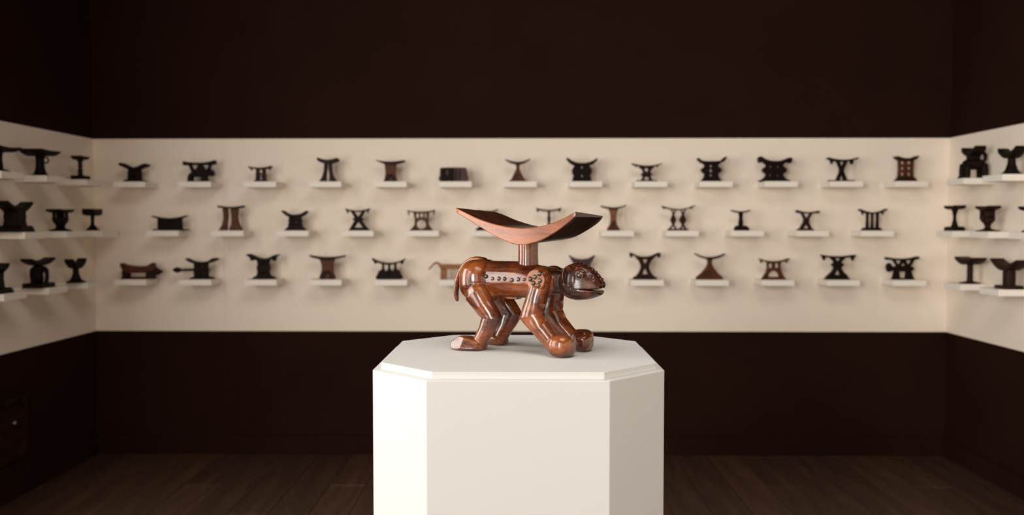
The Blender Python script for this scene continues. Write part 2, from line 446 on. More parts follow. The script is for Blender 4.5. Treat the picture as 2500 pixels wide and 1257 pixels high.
# rump
bm_ellipsoid(bm, (-0.1050, 0, 0.1365), (0.0410, 0.0520, 0.0420), 2.1, pz=2.6)
for s in (-1, 1):
    leg_tube(bm, [(-0.1010, .0350, .1215, .0215, .0180, 37), (-0.0936, .0385, .1120, .0248, .0205, 37), (-0.0745, .0405, .0885, .0208, .0186, 37),
                  (-0.0560, .0410, .0650, .0220, .0170, 2),
                  (-0.0690, .0415, .0405, .0155, .0150, -31), (-0.0815, .0420, .0200, .0142, .0140, -31), (-0.0880, .0425, .0090, .0140, .0138, -31)], s)
    # hind foot, long wedge pointing backwards
    vc = 0.052
    fb = bmesh.new()
    loft_u(fb, [(-0.1395, s * vc, .0060, .0170, .0110), (-0.1355, s * vc, .0025, .0235, .0195), (-0.1230, s * vc, .0003, .0275, .0255), (-0.1080, s * (vc - .002), .0, .0275, .0265),
                (-0.0930, s * (vc - .005), .0, .0235, .0245), (-0.0800, s * (vc - .008), .0003, .0185, .0205), (-0.0730, s * (vc - .009), .0025, .0135, .0130)], p=2.9)
    bmesh.ops.recalc_face_normals(fb, faces=fb.faces)
    for co, no in (((-0.112, s * 0.0735, 0.008), (-0.28, s * 0.86, 0.42)), ((-0.085, s * 0.0655, 0.010), (0.30, s * 0.90, 0.30)), ((-0.131, s * 0.05, 0.0225), (-0.55, s * 0.10, 0.83))):
        r = bmesh.ops.bisect_plane(fb, geom=fb.verts[:] + fb.edges[:] + fb.faces[:], plane_co=co, plane_no=no, clear_outer=True)
        bmesh.ops.holes_fill(fb, edges=[e for e in fb.edges if e.is_boundary], sides=0)
    tmp = bpy.data.meshes.new('t'); fb.to_mesh(tmp); fb.free(); bm.from_mesh(tmp); bpy.data.meshes.remove(tmp)
    # shoulder and front leg
    bm_ellipsoid(bm, (0.0440, s * 0.0270, 0.1425), (0.0225, 0.0215, 0.0245), 2.2)
    leg_tube(bm, [(0.0470, .0300, .1420, .0180, .0160, -14), (0.0445, .0350, .1280, .0200, .0180, -14), (0.0385, .0395, .1020, .0200, .0182, -13),
                  (0.0312, .0410, .0742, .0252, .0180, 13),
                  (0.0500, .0420, .0515, .0178, .0168, 45), (0.0680, .0425, .0330, .0165, .0160, 45), (0.0830, .0430, .0180, .0160, .0155, 45)], s)
    # front foot, rounded club
    bm_ellipsoid(bm, (0.0955, s * 0.0475, 0.0212), (0.0225, 0.0245, 0.0212), 2.7)
    bm_ellipsoid(bm, (0.1015, s * 0.0420, 0.0180), (0.0180, 0.0225, 0.0180), 3.0)
# belly strip
bm_box(bm, -0.066, -0.016, -0.014, 0.006, 0.1005, 0.108, 0.001)
bm_ellipsoid(bm, (-0.068, -0.004, 0.104), (0.014, 0.016, 0.010), 2.2)
# inner haunch blocks
bm_ellipsoid(bm, (-0.078, 0.0, 0.108), (0.022, 0.034, 0.016), 2.4)
body = remeshed('body', bm, 0.0010, 1, M['figure'], fig)

# flank studs, hammered into the trunk
def stud(u, v, z, r, parent, name='stud', nrm=(0, -1, 0), h=0.7):
    bm = bmesh.new()
    prof = [(0.0, h * 1.0)] + [(math.sin(R(a)), h * math.cos(R(a))) for a in (22, 44, 66, 84)] + [(1.12, 0.0), (1.12, -0.25)]
    bm_lathe(bm, [(a * r, b * r) for a, b in reversed(prof)], 16)
    q = Vector((0, 0, 1)).rotation_difference(Vector(nrm).normalized()).to_matrix()
    for vv in bm.verts: vv.co = q @ vv.co + Vector((u, v, z))
    return from_bm(name, bm, M['stud'], parent, True)
for u, z, r in [(-0.0722, .1455, .0037), (-0.0575, .1416, .0034), (-0.0433, .1421, .0039), (-0.0304, .1420, .0038), (-0.0145, .1401, .0040), (-0.0004, .1420, .0038), (0.0122, .1421, .0033)]:
    stud(u, -0.0372, z, r, body)
    stud(u, 0.0372, z, r, body, nrm=(0, 1, 0))
# round shoulder medallions with six studs
for s in (-1, 1):
    bm = bmesh.new()
    bm_lathe(bm, [(0.0182, 0.0), (0.0194, 0.0015), (0.0194, 0.0065), (0.0185, 0.0078)], 32)
    q = Vector((0, 0, 1)).rotation_difference(Vector((0, s, 0))).to_matrix()
    for vv in bm.verts: vv.co = q @ vv.co + Vector((0.0440, s * 0.0435, 0.1433))
    med = from_bm('medallion', bm, M['saddle'], fig); med['label'] = 'round pale shoulder disc set with metal studs'
    for u, z in [(0.0332, .1444), (0.0431, .1486), (0.0529, .1555), (0.0538, .1420), (0.0399, .1369), (0.0503, .1326)]:
        stud(u, s * 0.0513, z, 0.0045, med, nrm=(0, s, 0), h=0.85)

# neck + head
bm = bmesh.new()
loft_u(bm, [(0.0500, 0, .1120, .1610, .0230), (0.0560, 0, .1140, .1600, .0250), (0.0760, 0, .1150, .1590, .0240), (0.0860, 0, .1180, .1570, .0230)], p=4.5)
head_back = [(0.0775, 0, .1215, .1580, .0180), (0.0805, 0, .1150, .1625, .0245), (0.0865, 0, .1098, .1680, .0292), (0.0950, 0, .1060, .1722, .0325), (0.1040, 0, .1046, .1748, .0338), (0.1125, 0, .1045, .1752, .0335)]
loft_u(bm, head_back + [(0.1160, 0, .1052, .1748, .0325)], p=2.2)
# upper jaw with a flat palate, lower jaw with a flat top: the mouth is the slit between them
loft_flat(bm, [(0.1080, .1272, .1755, .0330), (0.1160, .1272, .1748, .0325), (0.1260, .1272, .1712, .0302), (0.1340, .1272, .1668, .0276), (0.1420, .1272, .1612, .0248), (0.1490, .1274, .1552, .0222),
               (0.1545, .1276, .1485, .0196), (0.1580, .1280, .1430, .0165), (0.1598, .1288, .1385, .0110)], True)
loft_flat(bm, [(0.1080, .1266, .1040, .0330), (0.1160, .1262, .1043, .0318), (0.1260, .1255, .1054, .0298), (0.1350, .1247, .1074, .0274), (0.1430, .1240, .1098, .0246), (0.1510, .1232, .1128, .0210), (0.1560, .1226, .1156, .0165), (0.1582, .1218, .1180, .0100)], False)
# brow and nostril swellings
for s in (-1, 1):
    bm_ellipsoid(bm, (0.1240, s * 0.0240, 0.1550), (0.0120, 0.0065, 0.0100), 2.0)
    bm_ellipsoid(bm, (0.1550, s * 0.0085, 0.1345), (0.0070, 0.0080, 0.0060), 2.0)
head = remeshed('head', bm, 0.00095, 1, M['head'], fig)
head['label'] = 'dark patinated head with open mouth'
for s in (-1, 1):
    bm = bmesh.new()          # ear: oval cup, open towards the front
    prof = [(0.0, 0.0010), (0.55, 0.0020), (0.80, 0.0050), (0.93, 0.0085), (1.02, 0.0088), (1.05, 0.0070), (0.92, 0.0010), (0.62, -0.003), (0.0, -0.004)]
    bm_lathe(bm, prof, 32, 0.0100, 0.0190)
    # lathe axes: x -> fore/aft, y -> up, z -> out; the front lip sinks into the cheek
    nrm = Vector((0.50, s * 0.87, 0.0)).normalized(); upv = Vector((-0.10, 0, 1)).normalized(); fx = upv.cross(nrm).normalized()
    for vv in bm.verts: vv.co = fx * vv.co.x + upv * vv.co.y + nrm * vv.co.z + Vector((0.1005, s * 0.0290, 0.1500))
    from_bm('ear', bm, M['head'], head, True)
    e = stud(0.1252, s * 0.0292, 0.1530, 0.0046, head, 'eye', (0.22, s, 0.10), 0.9)
    bm = bmesh.new(); nz = Vector((0.22, s, 0.10)).normalized(); a = Vector((0, 0, 1)).cross(nz).normalized(); b = nz.cross(a)
    bm_torus(bm, Vector((0.1252, s * 0.0296, 0.1530)), 0.0060, 0.0011, a, b)
    from_bm('eye_ring', bm, M['head'], head, True)
def bead(u, v, z, r, parent):
    bm = bmesh.new(); bm_ellipsoid(bm, (u - 0.0006, v * 0.97, z - 0.0007), (r, r, r * 0.95), 2.0, None, 14, 10)
    return from_bm('bead', bm, M['head'], parent, True)
for u, z, r in [(0.1125, .1738, .0050), (0.1215, .1715, .0048), (0.1305, .1672, .0048), (0.1390, .1625, .0048), (0.1455, .1570, .0048), (0.1512, .1508, .0048), (0.1556, .1440, .0052), (0.1580, .1355, .0056)]:
    bead(u, 0, z, r, head)
for s in (-1, 1):
    for u, v, z, r in [(0.1265, .0150, .1645, .0042), (0.1350, .0160, .1580, .0044), (0.1430, .0172, .1505, .0050), (0.1505, .0168, .1428, .0052), (0.1170, .0140, .1695, .0040)]:
        bead(u, s * v, z, r, head)

# tail
path = [(-0.0930, .1745, .0040, .0110), (-0.1020, .1772, .0052, .0120), (-0.1180, .1786, .0060, .0115), (-0.1345, .1722, .0062, .0105), (-0.1480, .1600, .0058, .0092), (-0.1580, .1440, .0052, .0080), (-0.1640, .1250, .0052, .0072), (-0.1655, .1080, .0050, .0062), (-0.1628, .0930, .0036, .0045), (-0.1618, .0895, .0018, .0022)]
bm = bmesh.new(); rings = []
for i, (u, z, a, b) in enumerate(path):
    p0, p1 = path[max(0, i - 1)], path[min(len(path) - 1, i + 1)]
    d = Vector((p1[0] - p0[0], 0, p1[1] - p0[1])).normalized(); nn = Vector((-d.z, 0, d.x))
    rings.append(ell(Vector((u, 0, z)), nn * a, Vector((0, b, 0)), 16, 2.6))
bm_rings(bm, rings)
o = from_bm('tail', bm, M['figure'], fig, True)
md = o.modifiers.new('sub', 'SUBSURF'); md.levels = md.render_levels = 2

# post
bm = bmesh.new()
n = 40
prof = [(0.0212, 0.1600), (0.0206, 0.1680), (0.0200, 0.1760), (0.0196, 0.1900), (0.0196, 0.2020), (0.0202, 0.2120), (0.0206, 0.2190)]
rings = []
for r, z in prof:
    rings.append([Vector((0.0020 + r * (1 + .012 * math.cos(9 * 2 * math.pi * i / n)) * math.cos(2 * math.pi * i / n), r * (1 + .012 * math.cos(9 * 2 * math.pi * i / n)) * math.sin(2 * math.pi * i / n), z)) for i in range(n)])
bm_rings(bm, rings)
from_bm('post', bm, M['figure'], fig, True)

# curved saddle
top = [(-0.1219, .2804), (-0.1003, .2707), (-0.0725, .2595), (-0.0406, .2500), (-0.0093, .2438), (0.0145, .2415), (0.0389, .2416), (0.0646, .2447), (0.0899, .2515), (0.1149, .2612), (0.1340, .2712)]
bot = [(-0.1229, .2725), (-0.0864, .2530), (-0.0543, .2360), (-0.0227, .2207), (0.0040, .2117), (0.0198, .2097), (0.0389, .2110), (0.0646, .2181), (0.0858, .2285), (0.1066, .2410), (0.1272, .2555), (0.1352, .2622)]
def interp(tab, x):
    if x <= tab[0][0]: return tab[0][1]
    for (a, b), (c, d) in zip(tab, tab[1:]):
        if x <= c: return b + (d - b) * (x - a) / (c - a)
    return tab[-1][1]
top_s, bot_s = cat(top, 6, False), cat(bot, 6, False)
bm = bmesh.new(); rings = []
NS = 40; W = 0.070
for i in range(NS + 1):
    f = i / NS
    u = -0.1222 + 0.2567 * f
    zt, zb = interp(top_s, u), interp(bot_s, u)
    end = min(f, 1 - f) * NS
    w = W - (0.0012 if end < 0.5 else 0.0)
    wf = w - 0.010 * max(0, 1 - end / 3.0) ** 2       # far corners are worn round
    rc = min(0.0016, (zt - zb) * 0.2)
    uu = lambda v: 0.1345 - (0.1345 - u) * (1 - 0.068 * (v + W) / (2 * W))      # left end is cut askew
    e2 = (2 * f - 1) ** 2
    drop = 0.002 + 0.0055 * e2
    rise = 0.0065 * (1 - e2) ** 1.5 + 0.0
    ring = []
    nt_ = 9
    for k in range(nt_):                                # top edge near -> far
        v = -w + rc + (w + wf - 2 * rc) * k / (nt_ - 1); ring.append(Vector((uu(v), v, zt - drop * (v + W) / (2 * W))))
    ring.append(Vector((uu(wf), wf, zt - drop - rc))); ring.append(Vector((uu(wf), wf, zb + rise + rc)))
    for k in range(nt_):
        v = wf - rc - (w + wf - 2 * rc) * k / (nt_ - 1); ring.append(Vector((uu(v), v, zb + rise * (v + W) / (2 * W))))
    ring.append(Vector((u, -w, zb + rc))); ring.append(Vector((u, -w, zt - rc)))
    rings.append(ring)
bm_rings(bm, rings)
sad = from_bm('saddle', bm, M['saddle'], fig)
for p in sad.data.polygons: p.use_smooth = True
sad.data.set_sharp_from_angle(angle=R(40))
sad.data.materials.clear(); sad.data.materials.append(M['saddle_shade']); sad.data.materials.append(M['saddle'])
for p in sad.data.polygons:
    if abs(p.normal.y) > 0.6: p.material_index = 1            # edge faces: wear plus painted window reflection

# ------------------------------------------------------------------ shelves
SD, SL, ST = 0.145, 0.161, 0.028
ROWZ = [1.389, 1.1478, 0.9055]
row_word = ['top', 'middle', 'bottom']
bm = bmesh.new(); bm_box(bm, -SL / 2, SL / 2, -SD, 0, -ST, 0, 0.0012)
bmesh.ops.recalc_face_normals(bm, faces=bm.faces)
shelf_me = bpy.data.meshes.new('shelf'); bm.to_mesh(shelf_me); bm.free(); shelf_me.materials.append(M['shelf'])
def shelf(x, y, z, rz, label):
    o = bpy.data.objects.new('wall_shelf', shelf_me); C.objects.link(o)
    o.location = (x, y, z); o.rotation_euler = (0, 0, rz)
    o['label'] = label; o['category'] = 'shelf'; o['group'] = 'white display shelves'
    return o

GROUP = 'carved headrests on the wall shelves'
S1 = 4.41 / 2160 / 3.4925        # metres per drawing unit
S8 = 4.41 / 2160 / 3.142
SHX = [[-1.935, -1.612, -1.290, -0.969, -0.648, -0.328, -0.009, 0.311, 0.629, 0.947, 1.265, 1.582, 1.898],
       [-1.776, -1.454, -1.132, -0.812, -0.491, -0.171, 0.148, 0.467, 0.785, 1.102, 1.419, 1.736],
       [-1.939, -1.616, -1.293, -0.972, -0.647, -0.329, 0.299, 0.615, 0.933, 1.254, 1.573, 1.897]]

def rest(row, i, x, mat, label, shelf_label, cx, yb, s, **parts):
    z = ROWZ[row]
    shelf(SHX[row][i], YB - PT, z, 0, shelf_label)
    t = thing('headrest', (x, 4.41, z + 0.0003), label, 'headrest', GROUP)
    for nm, shapes in parts.items():
        mm = M[mat]
        if isinstance(shapes, tuple): mm = M[shapes[1]]; shapes = shapes[0]
        shapes = [(o_, h_, d_ * 0.64, y_ * 0.64, b_) for o_, h_, d_, y_, b_ in shapes]
        if nm in ('leg', 'column', 'strut', 'diamond'):
            for sh in shapes: link_mesh(nm, plate_mesh([sh], cx, yb, s), mm, t)
        else: link_mesh(nm, plate_mesh(shapes, cx, yb, s), mm, t)
    return t

D1, D2, D3 = 0.072, 0.040, 0.072       # depth of head bar, support, foot
def P(outline, holes=(), d=D2, yo=0.0, bv=0.0016): return (outline, list(holes), d, yo, bv)

# ---- top row
rest(0, 0, -1.935, 'dark', 'horned black headrest on a solid slab, first in the top row', 'white shelf under the horned black headrest, first in top row', 312, 315, S1,
     top=[P(cat([(188, 158), (210, 152), (245, 168), (280, 184), (312, 188), (345, 184), (385, 166), (415, 158), (434, 166), (420, 182), (385, 196), (350, 210), (312, 212), (275, 210), (235, 192), (198, 176)], 3), d=D1)],
     support=[P(sym(312, [(52, 205), (52, 220), (58, 235), (52, 252), (58, 270), (54, 300)]), [oval(316, 222, 7, 9), oval(316, 272, 7, 9)])],
     base=[P(sym(312, [(56, 292), (88, 306), (90, 315)]), d=D3)])
rest(0, 1, -1.618, 'dark', 'black headrest carved as a horned animal facing right, top row', 'white shelf under the black horned animal headrest, top row', 850, 315, S1,
     top=[P(bar(732, 138, 860, 152, 1000, 130, 34, 18), d=D1)],
     support=[P([(768, 160), (790, 160), (826, 215), (862, 160), (884, 160), (922, 215), (955, 160), (972, 165), (935, 240), (800, 240)], [], 0.030), P([(808, 235), (826, 210), (846, 235)], [], 0.030)],
     body=[P(cat([(778, 250), (800, 232), (850, 228), (910, 232), (945, 236), (962, 205), (984, 226), (990, 250), (968, 266), (945, 258), (925, 270), (860, 272), (800, 272), (772, 268)], 3), [], 0.044)],
     leg=[P([(766, 315), (770, 262), (808, 262), (806, 315)], [], 0.016, -0.018), P([(766, 315), (770, 262), (808, 262), (806, 315)], [], 0.016, 0.018),
          P([(880, 315), (884, 262), (922, 262), (938, 315)], [], 0.016, -0.018), P([(880, 315), (884, 262), (922, 262), (938, 315)], [], 0.016, 0.018)],
     base=[P(rect(764, 304, 938, 315), d=0.056)])
rest(0, 2, -1.303, 'brown', 'small brown headrest with two slotted pillars, third in the top row', 'white shelf under the small two-pillar headrest, top row', 200, 313, S1,
     top=[P(bar(102, 180, 198, 192, 292, 176, 14, 14), d=D1), P([(110, 190), (132, 194), (122, 216), (114, 212)], [], 0.02), P([(268, 192), (288, 186), (284, 210), (274, 212)], [], 0.02)],
     support=[P([(162, 198), (238, 198), (244, 300), (156, 300)], [rect(188, 206, 214, 236), oval(200, 258, 9, 9), rect(190, 276, 211, 290)], 0.034)],
     base=[P(sym(200, [(46, 296), (54, 313)]), d=D3)])
rest(0, 3, -0.967, 'brown', 'tall dark headrest with two bowed legs splaying outward, top row', 'white shelf under the tall bowed-leg headrest, top row', 772, 314, S1,
     top=[P(cat([(684, 112), (700, 110), (735, 122), (772, 126), (812, 122), (846, 112), (860, 114), (862, 136), (840, 148), (800, 158), (772, 160), (745, 158), (708, 146), (688, 132)], 3), d=D1)],
     leg=[P(cat([(742, 150), (764, 154), (766, 200), (760, 250), (752, 314), (698, 314), (722, 270), (738, 210)], 3)), P(cat([(780, 154), (804, 150), (808, 210), (822, 270), (848, 314), (790, 314), (784, 250), (778, 200)], 3))],
     base=[P(rect(704, 304, 842, 314), d=0.04)])
rest(0, 4, -0.655, 'red', 'reddish flat-topped headrest with arched foot, fifth in the top row', 'white shelf under the reddish arched-foot headrest, top row', 258, 316, S1,
     top=([P(cat([(136, 130), (170, 136), (215, 142), (258, 144), (305, 142), (350, 136), (382, 134), (376, 146), (330, 160), (290, 168), (258, 170), (225, 168), (185, 156), (148, 140)], 3), d=D1)], 'brown'),
     support=[P(sym(258, [(50, 160), (46, 200), (42, 240), (46, 270), (54, 316)]), [], D2)],
     arch=([P(cat([(208, 316), (216, 280), (236, 254), (258, 248), (280, 254), (298, 280), (306, 316)], 3), [oval(258, 300, 20, 22)], 0.008, -0.026)], 'brown'))
rest(0, 5, -0.342, 'plum', 'plain dark block headrest with two carved recesses, top row', 'white shelf under the plain block headrest, top row', 793, 318, S1,
     body=[P(cat([(682, 208), (694, 199), (790, 197), (888, 199), (902, 206), (908, 250), (906, 318), (682, 318), (680, 260)], 2), [], 0.075)],
     carved_face=([P(rect(690, 204, 800, 318), [oval(742, 240, 12, 26), rect(748, 306, 800, 318)], 0.010, -0.040), P(rect(812, 210, 822, 300), [], 0.008, -0.040), P(rect(842, 210, 852, 300), [], 0.008, -0.040)], 'dark'))
rest(0, 6, -0.022, 'red', 'reddish headrest with slim neck on a cone foot, top row centre', 'white shelf under the red cone-footed headrest, top row', 1343, 318, S1,
     top=([P(bar(1238, 126, 1343, 150, 1448, 120, 8, 20), d=D1)], 'brown'),
     support=[P(cat([(1326, 166), (1360, 166), (1358, 200), (1372, 240), (1398, 290), (1412, 318), (1274, 318), (1290, 290), (1314, 240), (1330, 200)], 4), [], D2)])
rest(0, 7, 0.297, 'dark', 'broad black headrest with scalloped sides, eighth in the top row', 'white shelf under the broad black scalloped headrest, top row', 492, 318, S1,
     top=[P(cat([(358, 122), (372, 118), (400, 138), (440, 154), (490, 160), (540, 154), (584, 138), (612, 120), (622, 128), (600, 156), (570, 174), (490, 180), (420, 176), (385, 156)], 3), d=D1)],
     support=[P(cat(sym(490, [(68, 165), (66, 185), (80, 205), (84, 232), (78, 255), (70, 265), (78, 282), (78, 300), (72, 312)]), 3), [oval(490, 196, 7, 9), oval(490, 268, 6, 11)])],
     base=[P(sym(490, [(74, 300), (96, 318)]), d=D3)])
rest(0, 8, 0.617, 'brown', 'dark openwork headrest with two pierced tiers, ninth in the top row', 'white shelf under the pierced two-tier headrest, top row', 1043, 318, S1,
     top=[P(bar(918, 162, 1043, 182, 1168, 160, 9, 12), d=D1), P([(940, 172), (966, 182), (950, 196)], [], 0.02), P([(1120, 184), (1148, 172), (1136, 196)], [], 0.02)],
     support=[P(cat(sym(1043, [(62, 190), (40, 215), (34, 240), (52, 256), (36, 268), (40, 290), (50, 312)]), 3), [oval(1040, 216, 15, 15), oval(1043, 290, 20, 14)], 0.034)],
     base=[P(sym(1043, [(86, 306), (90, 318)]), d=D3)])
rest(0, 9, 0.937, 'dark', 'black headrest with round side lobes and three central holes, top row', 'white shelf under the black lobed headrest with holes, top row', 268, 319, S1,
     top=[P(cat([(146, 124), (158, 120), (182, 140), (220, 146), (270, 146), (320, 144), (352, 134), (382, 108), (392, 114), (376, 140), (350, 158), (268, 168), (190, 162), (165, 146)], 3), d=D1)],
     support=[P(cat(sym(267, [(70, 155), (58, 180), (64, 195), (84, 210), (86, 228), (70, 244), (58, 258), (70, 292), (82, 319)]), 3), [oval(263, 186, 9, 13), oval(263, 225, 13, 14), oval(263, 265, 9, 13)])])
rest(0, 10, 1.248, 'dark', 'wide black headrest with four small holes and flared base, top row', 'white shelf under the wide black four-hole headrest, top row', 805, 322, S1,
     top=[P(cat([(670, 116), (688, 110), (720, 130), (760, 144), (808, 148), (855, 144), (900, 128), (930, 118), (946, 126), (944, 158), (926, 166), (912, 152), (880, 172), (808, 178), (735, 172), (704, 146), (690, 160), (672, 156)], 3), d=D1)],
     support=[P(cat(sym(805, [(92, 150), (72, 180), (78, 196), (100, 212), (100, 236), (78, 252), (74, 268), (95, 296), (128, 322)]), 3), [oval(770, 195, 8, 10), oval(834, 195, 8, 10), oval(768, 268, 8, 10), oval(832, 272, 8, 10)])])
rest(0, 11, 1.577, 'dark', 'thin dark headrest with crossed legs and flat foot bar, top row', 'white shelf under the thin crossed-leg headrest, top row', 165, 292, S8,
     top=[P(bar(62, 108, 165, 126, 286, 108, 12, 14), d=D1), P([(78, 120), (106, 130), (96, 160), (84, 156)], [], 0.02), P([(226, 130), (262, 118), (252, 160), (236, 160)], [], 0.02)],
     support=[P([(126, 134), (150, 134), (168, 182), (188, 134), (214, 134), (182, 206), (212, 286), (186, 286), (168, 232), (150, 286), (124, 286), (156, 206)], [], 0.034), P(oval(168, 206, 18, 22), [], 0.036)],
     base=[P(rect(74, 280, 258, 292), d=D3)])
rest(0, 12, 1.895, 'brown', 'dark headrest with a six-hole lattice support, last in the top row', 'white shelf under the lattice headrest, last in top row', 662, 291, S8,
     top=[P(cat([(576, 104), (590, 98), (625, 110), (662, 114), (705, 110), (738, 96), (750, 102), (735, 118), (715, 130), (662, 134), (612, 130), (592, 118)], 3), d=D1)],
     support=([P([(604, 122), (720, 122), (716, 200), (720, 266), (602, 266), (606, 200)], [rect(622, 138, 648, 158), rect(672, 136, 698, 158), rect(624, 178, 648, 200), rect(674, 178, 698, 200), rect(624, 222, 648, 246), rect(674, 222, 698, 246)], 0.034)], 'red'),
     base=[P(sym(662, [(56, 258), (80, 291)]), d=D3)])

# ---- middle row
rest(1, 0, -1.762, 'dark', 'low black block headrest with thin top and foot, first in middle row', 'white shelf under the low black block headrest, middle row', 612, 741, S1,
     top=[P(bar(466, 616, 612, 636, 758, 612, 7, 16), d=D1)], support=[P(rect(510, 636, 714, 736), [], D2)], base=[P(sym(620, [(140, 729), (150, 741)]), d=D3)])
rest(1, 1, -1.453, 'red', 'tall reddish headrest with two flaring columns, second in middle row', 'white shelf under the tall reddish two-column headrest, middle row', 1137, 737, S1,
     top=([P(bar(1030, 524, 1137, 536, 1246, 524, 16, 16), d=D1)], 'brown'),
     column=[P(cat([(1066, 545), (1104, 545), (1108, 620), (1100, 680), (1094, 737), (1034, 737), (1058, 690), (1072, 620)], 3)), P(cat([(1136, 545), (1196, 545), (1192, 620), (1206, 690), (1226, 737), (1122, 737), (1138, 690), (1142, 620)], 3))])
rest(1, 2, -1.133, 'dark', 'black headrest with upswept ends and solid ribbed body, middle row', 'white shelf under the black ribbed headrest, middle row', 493, 738, S1,
     top=[P(cat([(382, 576), (396, 568), (430, 592), (470, 602), (510, 602), (555, 592), (590, 570), (602, 580), (575, 606), (540, 622), (490, 626), (445, 622), (412, 604)], 3), d=D1)],
     support=[P(sym(493, [(54, 612), (52, 640), (60, 655), (52, 670), (60, 690), (56, 716)]), [oval(472, 640, 4, 16), oval(497, 668, 6, 14)])],
     base=[P(sym(495, [(60, 706), (92, 738)]), d=D3)])
rest(1, 3, -0.818, 'dark', 'dark headrest with crossed legs and a central knot, middle row left', 'white shelf under the crossed-leg knotted headrest, middle row left', 1030, 738, S1,
     top=[P(bar(926, 552, 1030, 568, 1128, 550, 12, 12), d=D1), P(rect(932, 558, 948, 590), [], 0.02), P(rect(1106, 558, 1120, 590), [], 0.02)],
     support=[P([(964, 572), (992, 572), (1030, 622), (1066, 572), (1092, 570), (1052, 640), (1118, 732), (1086, 732), (1032, 664), (984, 732), (952, 732), (1008, 640)], [], 0.036), P(oval(1030, 642, 46, 17), [], 0.042)],
     base=[P(sym(1038, [(70, 712), (86, 738)]), d=D3)])
rest(1, 4, -0.503, 'red', 'reddish headrest with a round arch between curved legs, middle row', 'white shelf under the reddish round-arch headrest, middle row', 519, 741, S1,
     top=[P(bar(402, 568, 519, 580, 638, 564, 10, 12), d=D1), P(rect(405, 574, 416, 610), [], 0.02), P(rect(620, 574, 631, 606), [], 0.02)],
     support=[P([(452, 584), (588, 584), (578, 640), (584, 690), (610, 732), (430, 732), (462, 690), (462, 640)], [rect(476, 596, 498, 632), rect(508, 596, 536, 628), rect(546, 596, 564, 632), oval(520, 690, 40, 40, 20)], 0.036)],
     base=([P(sym(520, [(92, 730), (98, 741)]), d=D3)], 'brown'))
rest(1, 5, -0.171, 'dark', 'dark flared-foot headrest half hidden behind the curved saddle, middle row', 'white shelf half hidden behind the curved wooden saddle, middle row', 1085, 740, S1,
     top=[P(bar(1000, 560, 1085, 576, 1170, 558, 12, 16), d=D1)],
     support=[P(cat([(1066, 580), (1104, 580), (1108, 640), (1128, 690), (1180, 732), (985, 732), (1042, 690), (1062, 640)], 3))], base=[P(sym(1082, [(96, 728), (100, 740)]), d=D3)])
rest(1, 6, 0.132, 'brown', 'slender single-post headrest seen just above the curved saddle, middle row', 'white shelf mostly hidden behind the curved saddle, middle row', 208, 741, S1,
     top=[P(bar(102, 548, 208, 566, 314, 546, 16, 14), d=D1), P(rect(106, 556, 122, 584), [], 0.02), P(rect(292, 556, 308, 582), [], 0.02)],
     support=[P(sym(210, [(12, 572), (10, 610), (15, 640), (11, 670), (14, 720)]), [], 0.024)], base=[P(sym(208, [(30, 712), (66, 741)]), d=D3)])
rest(1, 7, 0.452, 'orange', 'orange-brown waisted headrest with thin curved top, right of the saddle', 'white shelf under the orange-brown waisted headrest, middle row', 758, 740, S1,
     top=([P(bar(652, 528, 758, 544, 866, 522, 10, 16), d=D1)], 'brown'),
     support=[P(cat(sym(760, [(36, 552), (30, 590), (24, 640), (32, 690), (52, 740)]), 4), [], D2)],
     arch=([P(cat([(712, 740), (728, 705), (744, 675), (760, 650), (776, 675), (792, 705), (808, 740)], 3), [], 0.006, -0.024)], 'red'))
rest(1, 8, 0.774, 'brown', 'openwork headrest with two diamond-shaped panels, middle row', 'white shelf under the two-diamond openwork headrest, middle row', 1311, 740, S1,
     top=[P(bar(1170, 530, 1311, 558, 1452, 524, 6, 11), d=D1), P(oval(1190, 548, 9, 11), [], 0.02), P(oval(1424, 548, 9, 11), [], 0.02)],
     diamond=[P([(1271, 586), (1296, 650), (1271, 706), (1244, 650)], [], 0.03), P([(1352, 586), (1382, 650), (1352, 706), (1320, 650)], [], 0.03)],
     strut=[P([(1250, 564), (1260, 564), (1278, 600), (1266, 606)], [], 0.02), P([(1284, 564), (1294, 564), (1280, 606), (1266, 600)], [], 0.02),
            P([(1330, 564), (1340, 564), (1358, 600), (1346, 606)], [], 0.02), P([(1364, 564), (1376, 564), (1362, 606), (1348, 600)], [], 0.02),
            P([(1262, 690), (1276, 690), (1248, 732), (1228, 732)], [], 0.02), P([(1266, 690), (1280, 690), (1302, 732), (1286, 732)], [], 0.02),
            P([(1344, 690), (1358, 690), (1340, 732), (1322, 732)], [], 0.02), P([(1348, 690), (1364, 690), (1386, 732), (1366, 732)], [], 0.02)],
     base=[P(sym(1308, [(80, 726), (86, 740)]), d=D3)])
rest(1, 9, 1.086, 'dark', 'tiny dark headrest with a single post on a block foot, middle row', 'white shelf under the tiny block-footed headrest, middle row', 520, 745, S1,
     top=[P(bar(438, 570, 515, 582, 594, 570, 9, 14), d=0.05)],
     support=[P(cat(sym(518, [(12, 590), (17, 606), (14, 640), (19, 676), (16, 700)]), 3), [], 0.026)],
     base=[P(cat([(468, 745), (474, 712), (490, 702), (550, 702), (572, 712), (584, 745)], 2), [], 0.05)])
rest(1, 10, 1.411, 'brown', 'small openwork headrest with crossed legs and round knot, middle row right', 'white shelf under the small crossed-leg headrest, middle row right', 1080, 746, S1,
     top=[P(bar(994, 572, 1080, 590, 1178, 578, 22, 13), d=D1)],
     support=[P([(1030, 602), (1050, 602), (1076, 644), (1104, 602), (1126, 602), (1092, 660), (1126, 740), (1104, 740), (1076, 690), (1046, 740), (1012, 740), (1058, 660)], [], 0.030), P(oval(1076, 662, 26, 24), [], 0.036)],
     base=[P(sym(1068, [(50, 728), (68, 746)]), d=D3)])
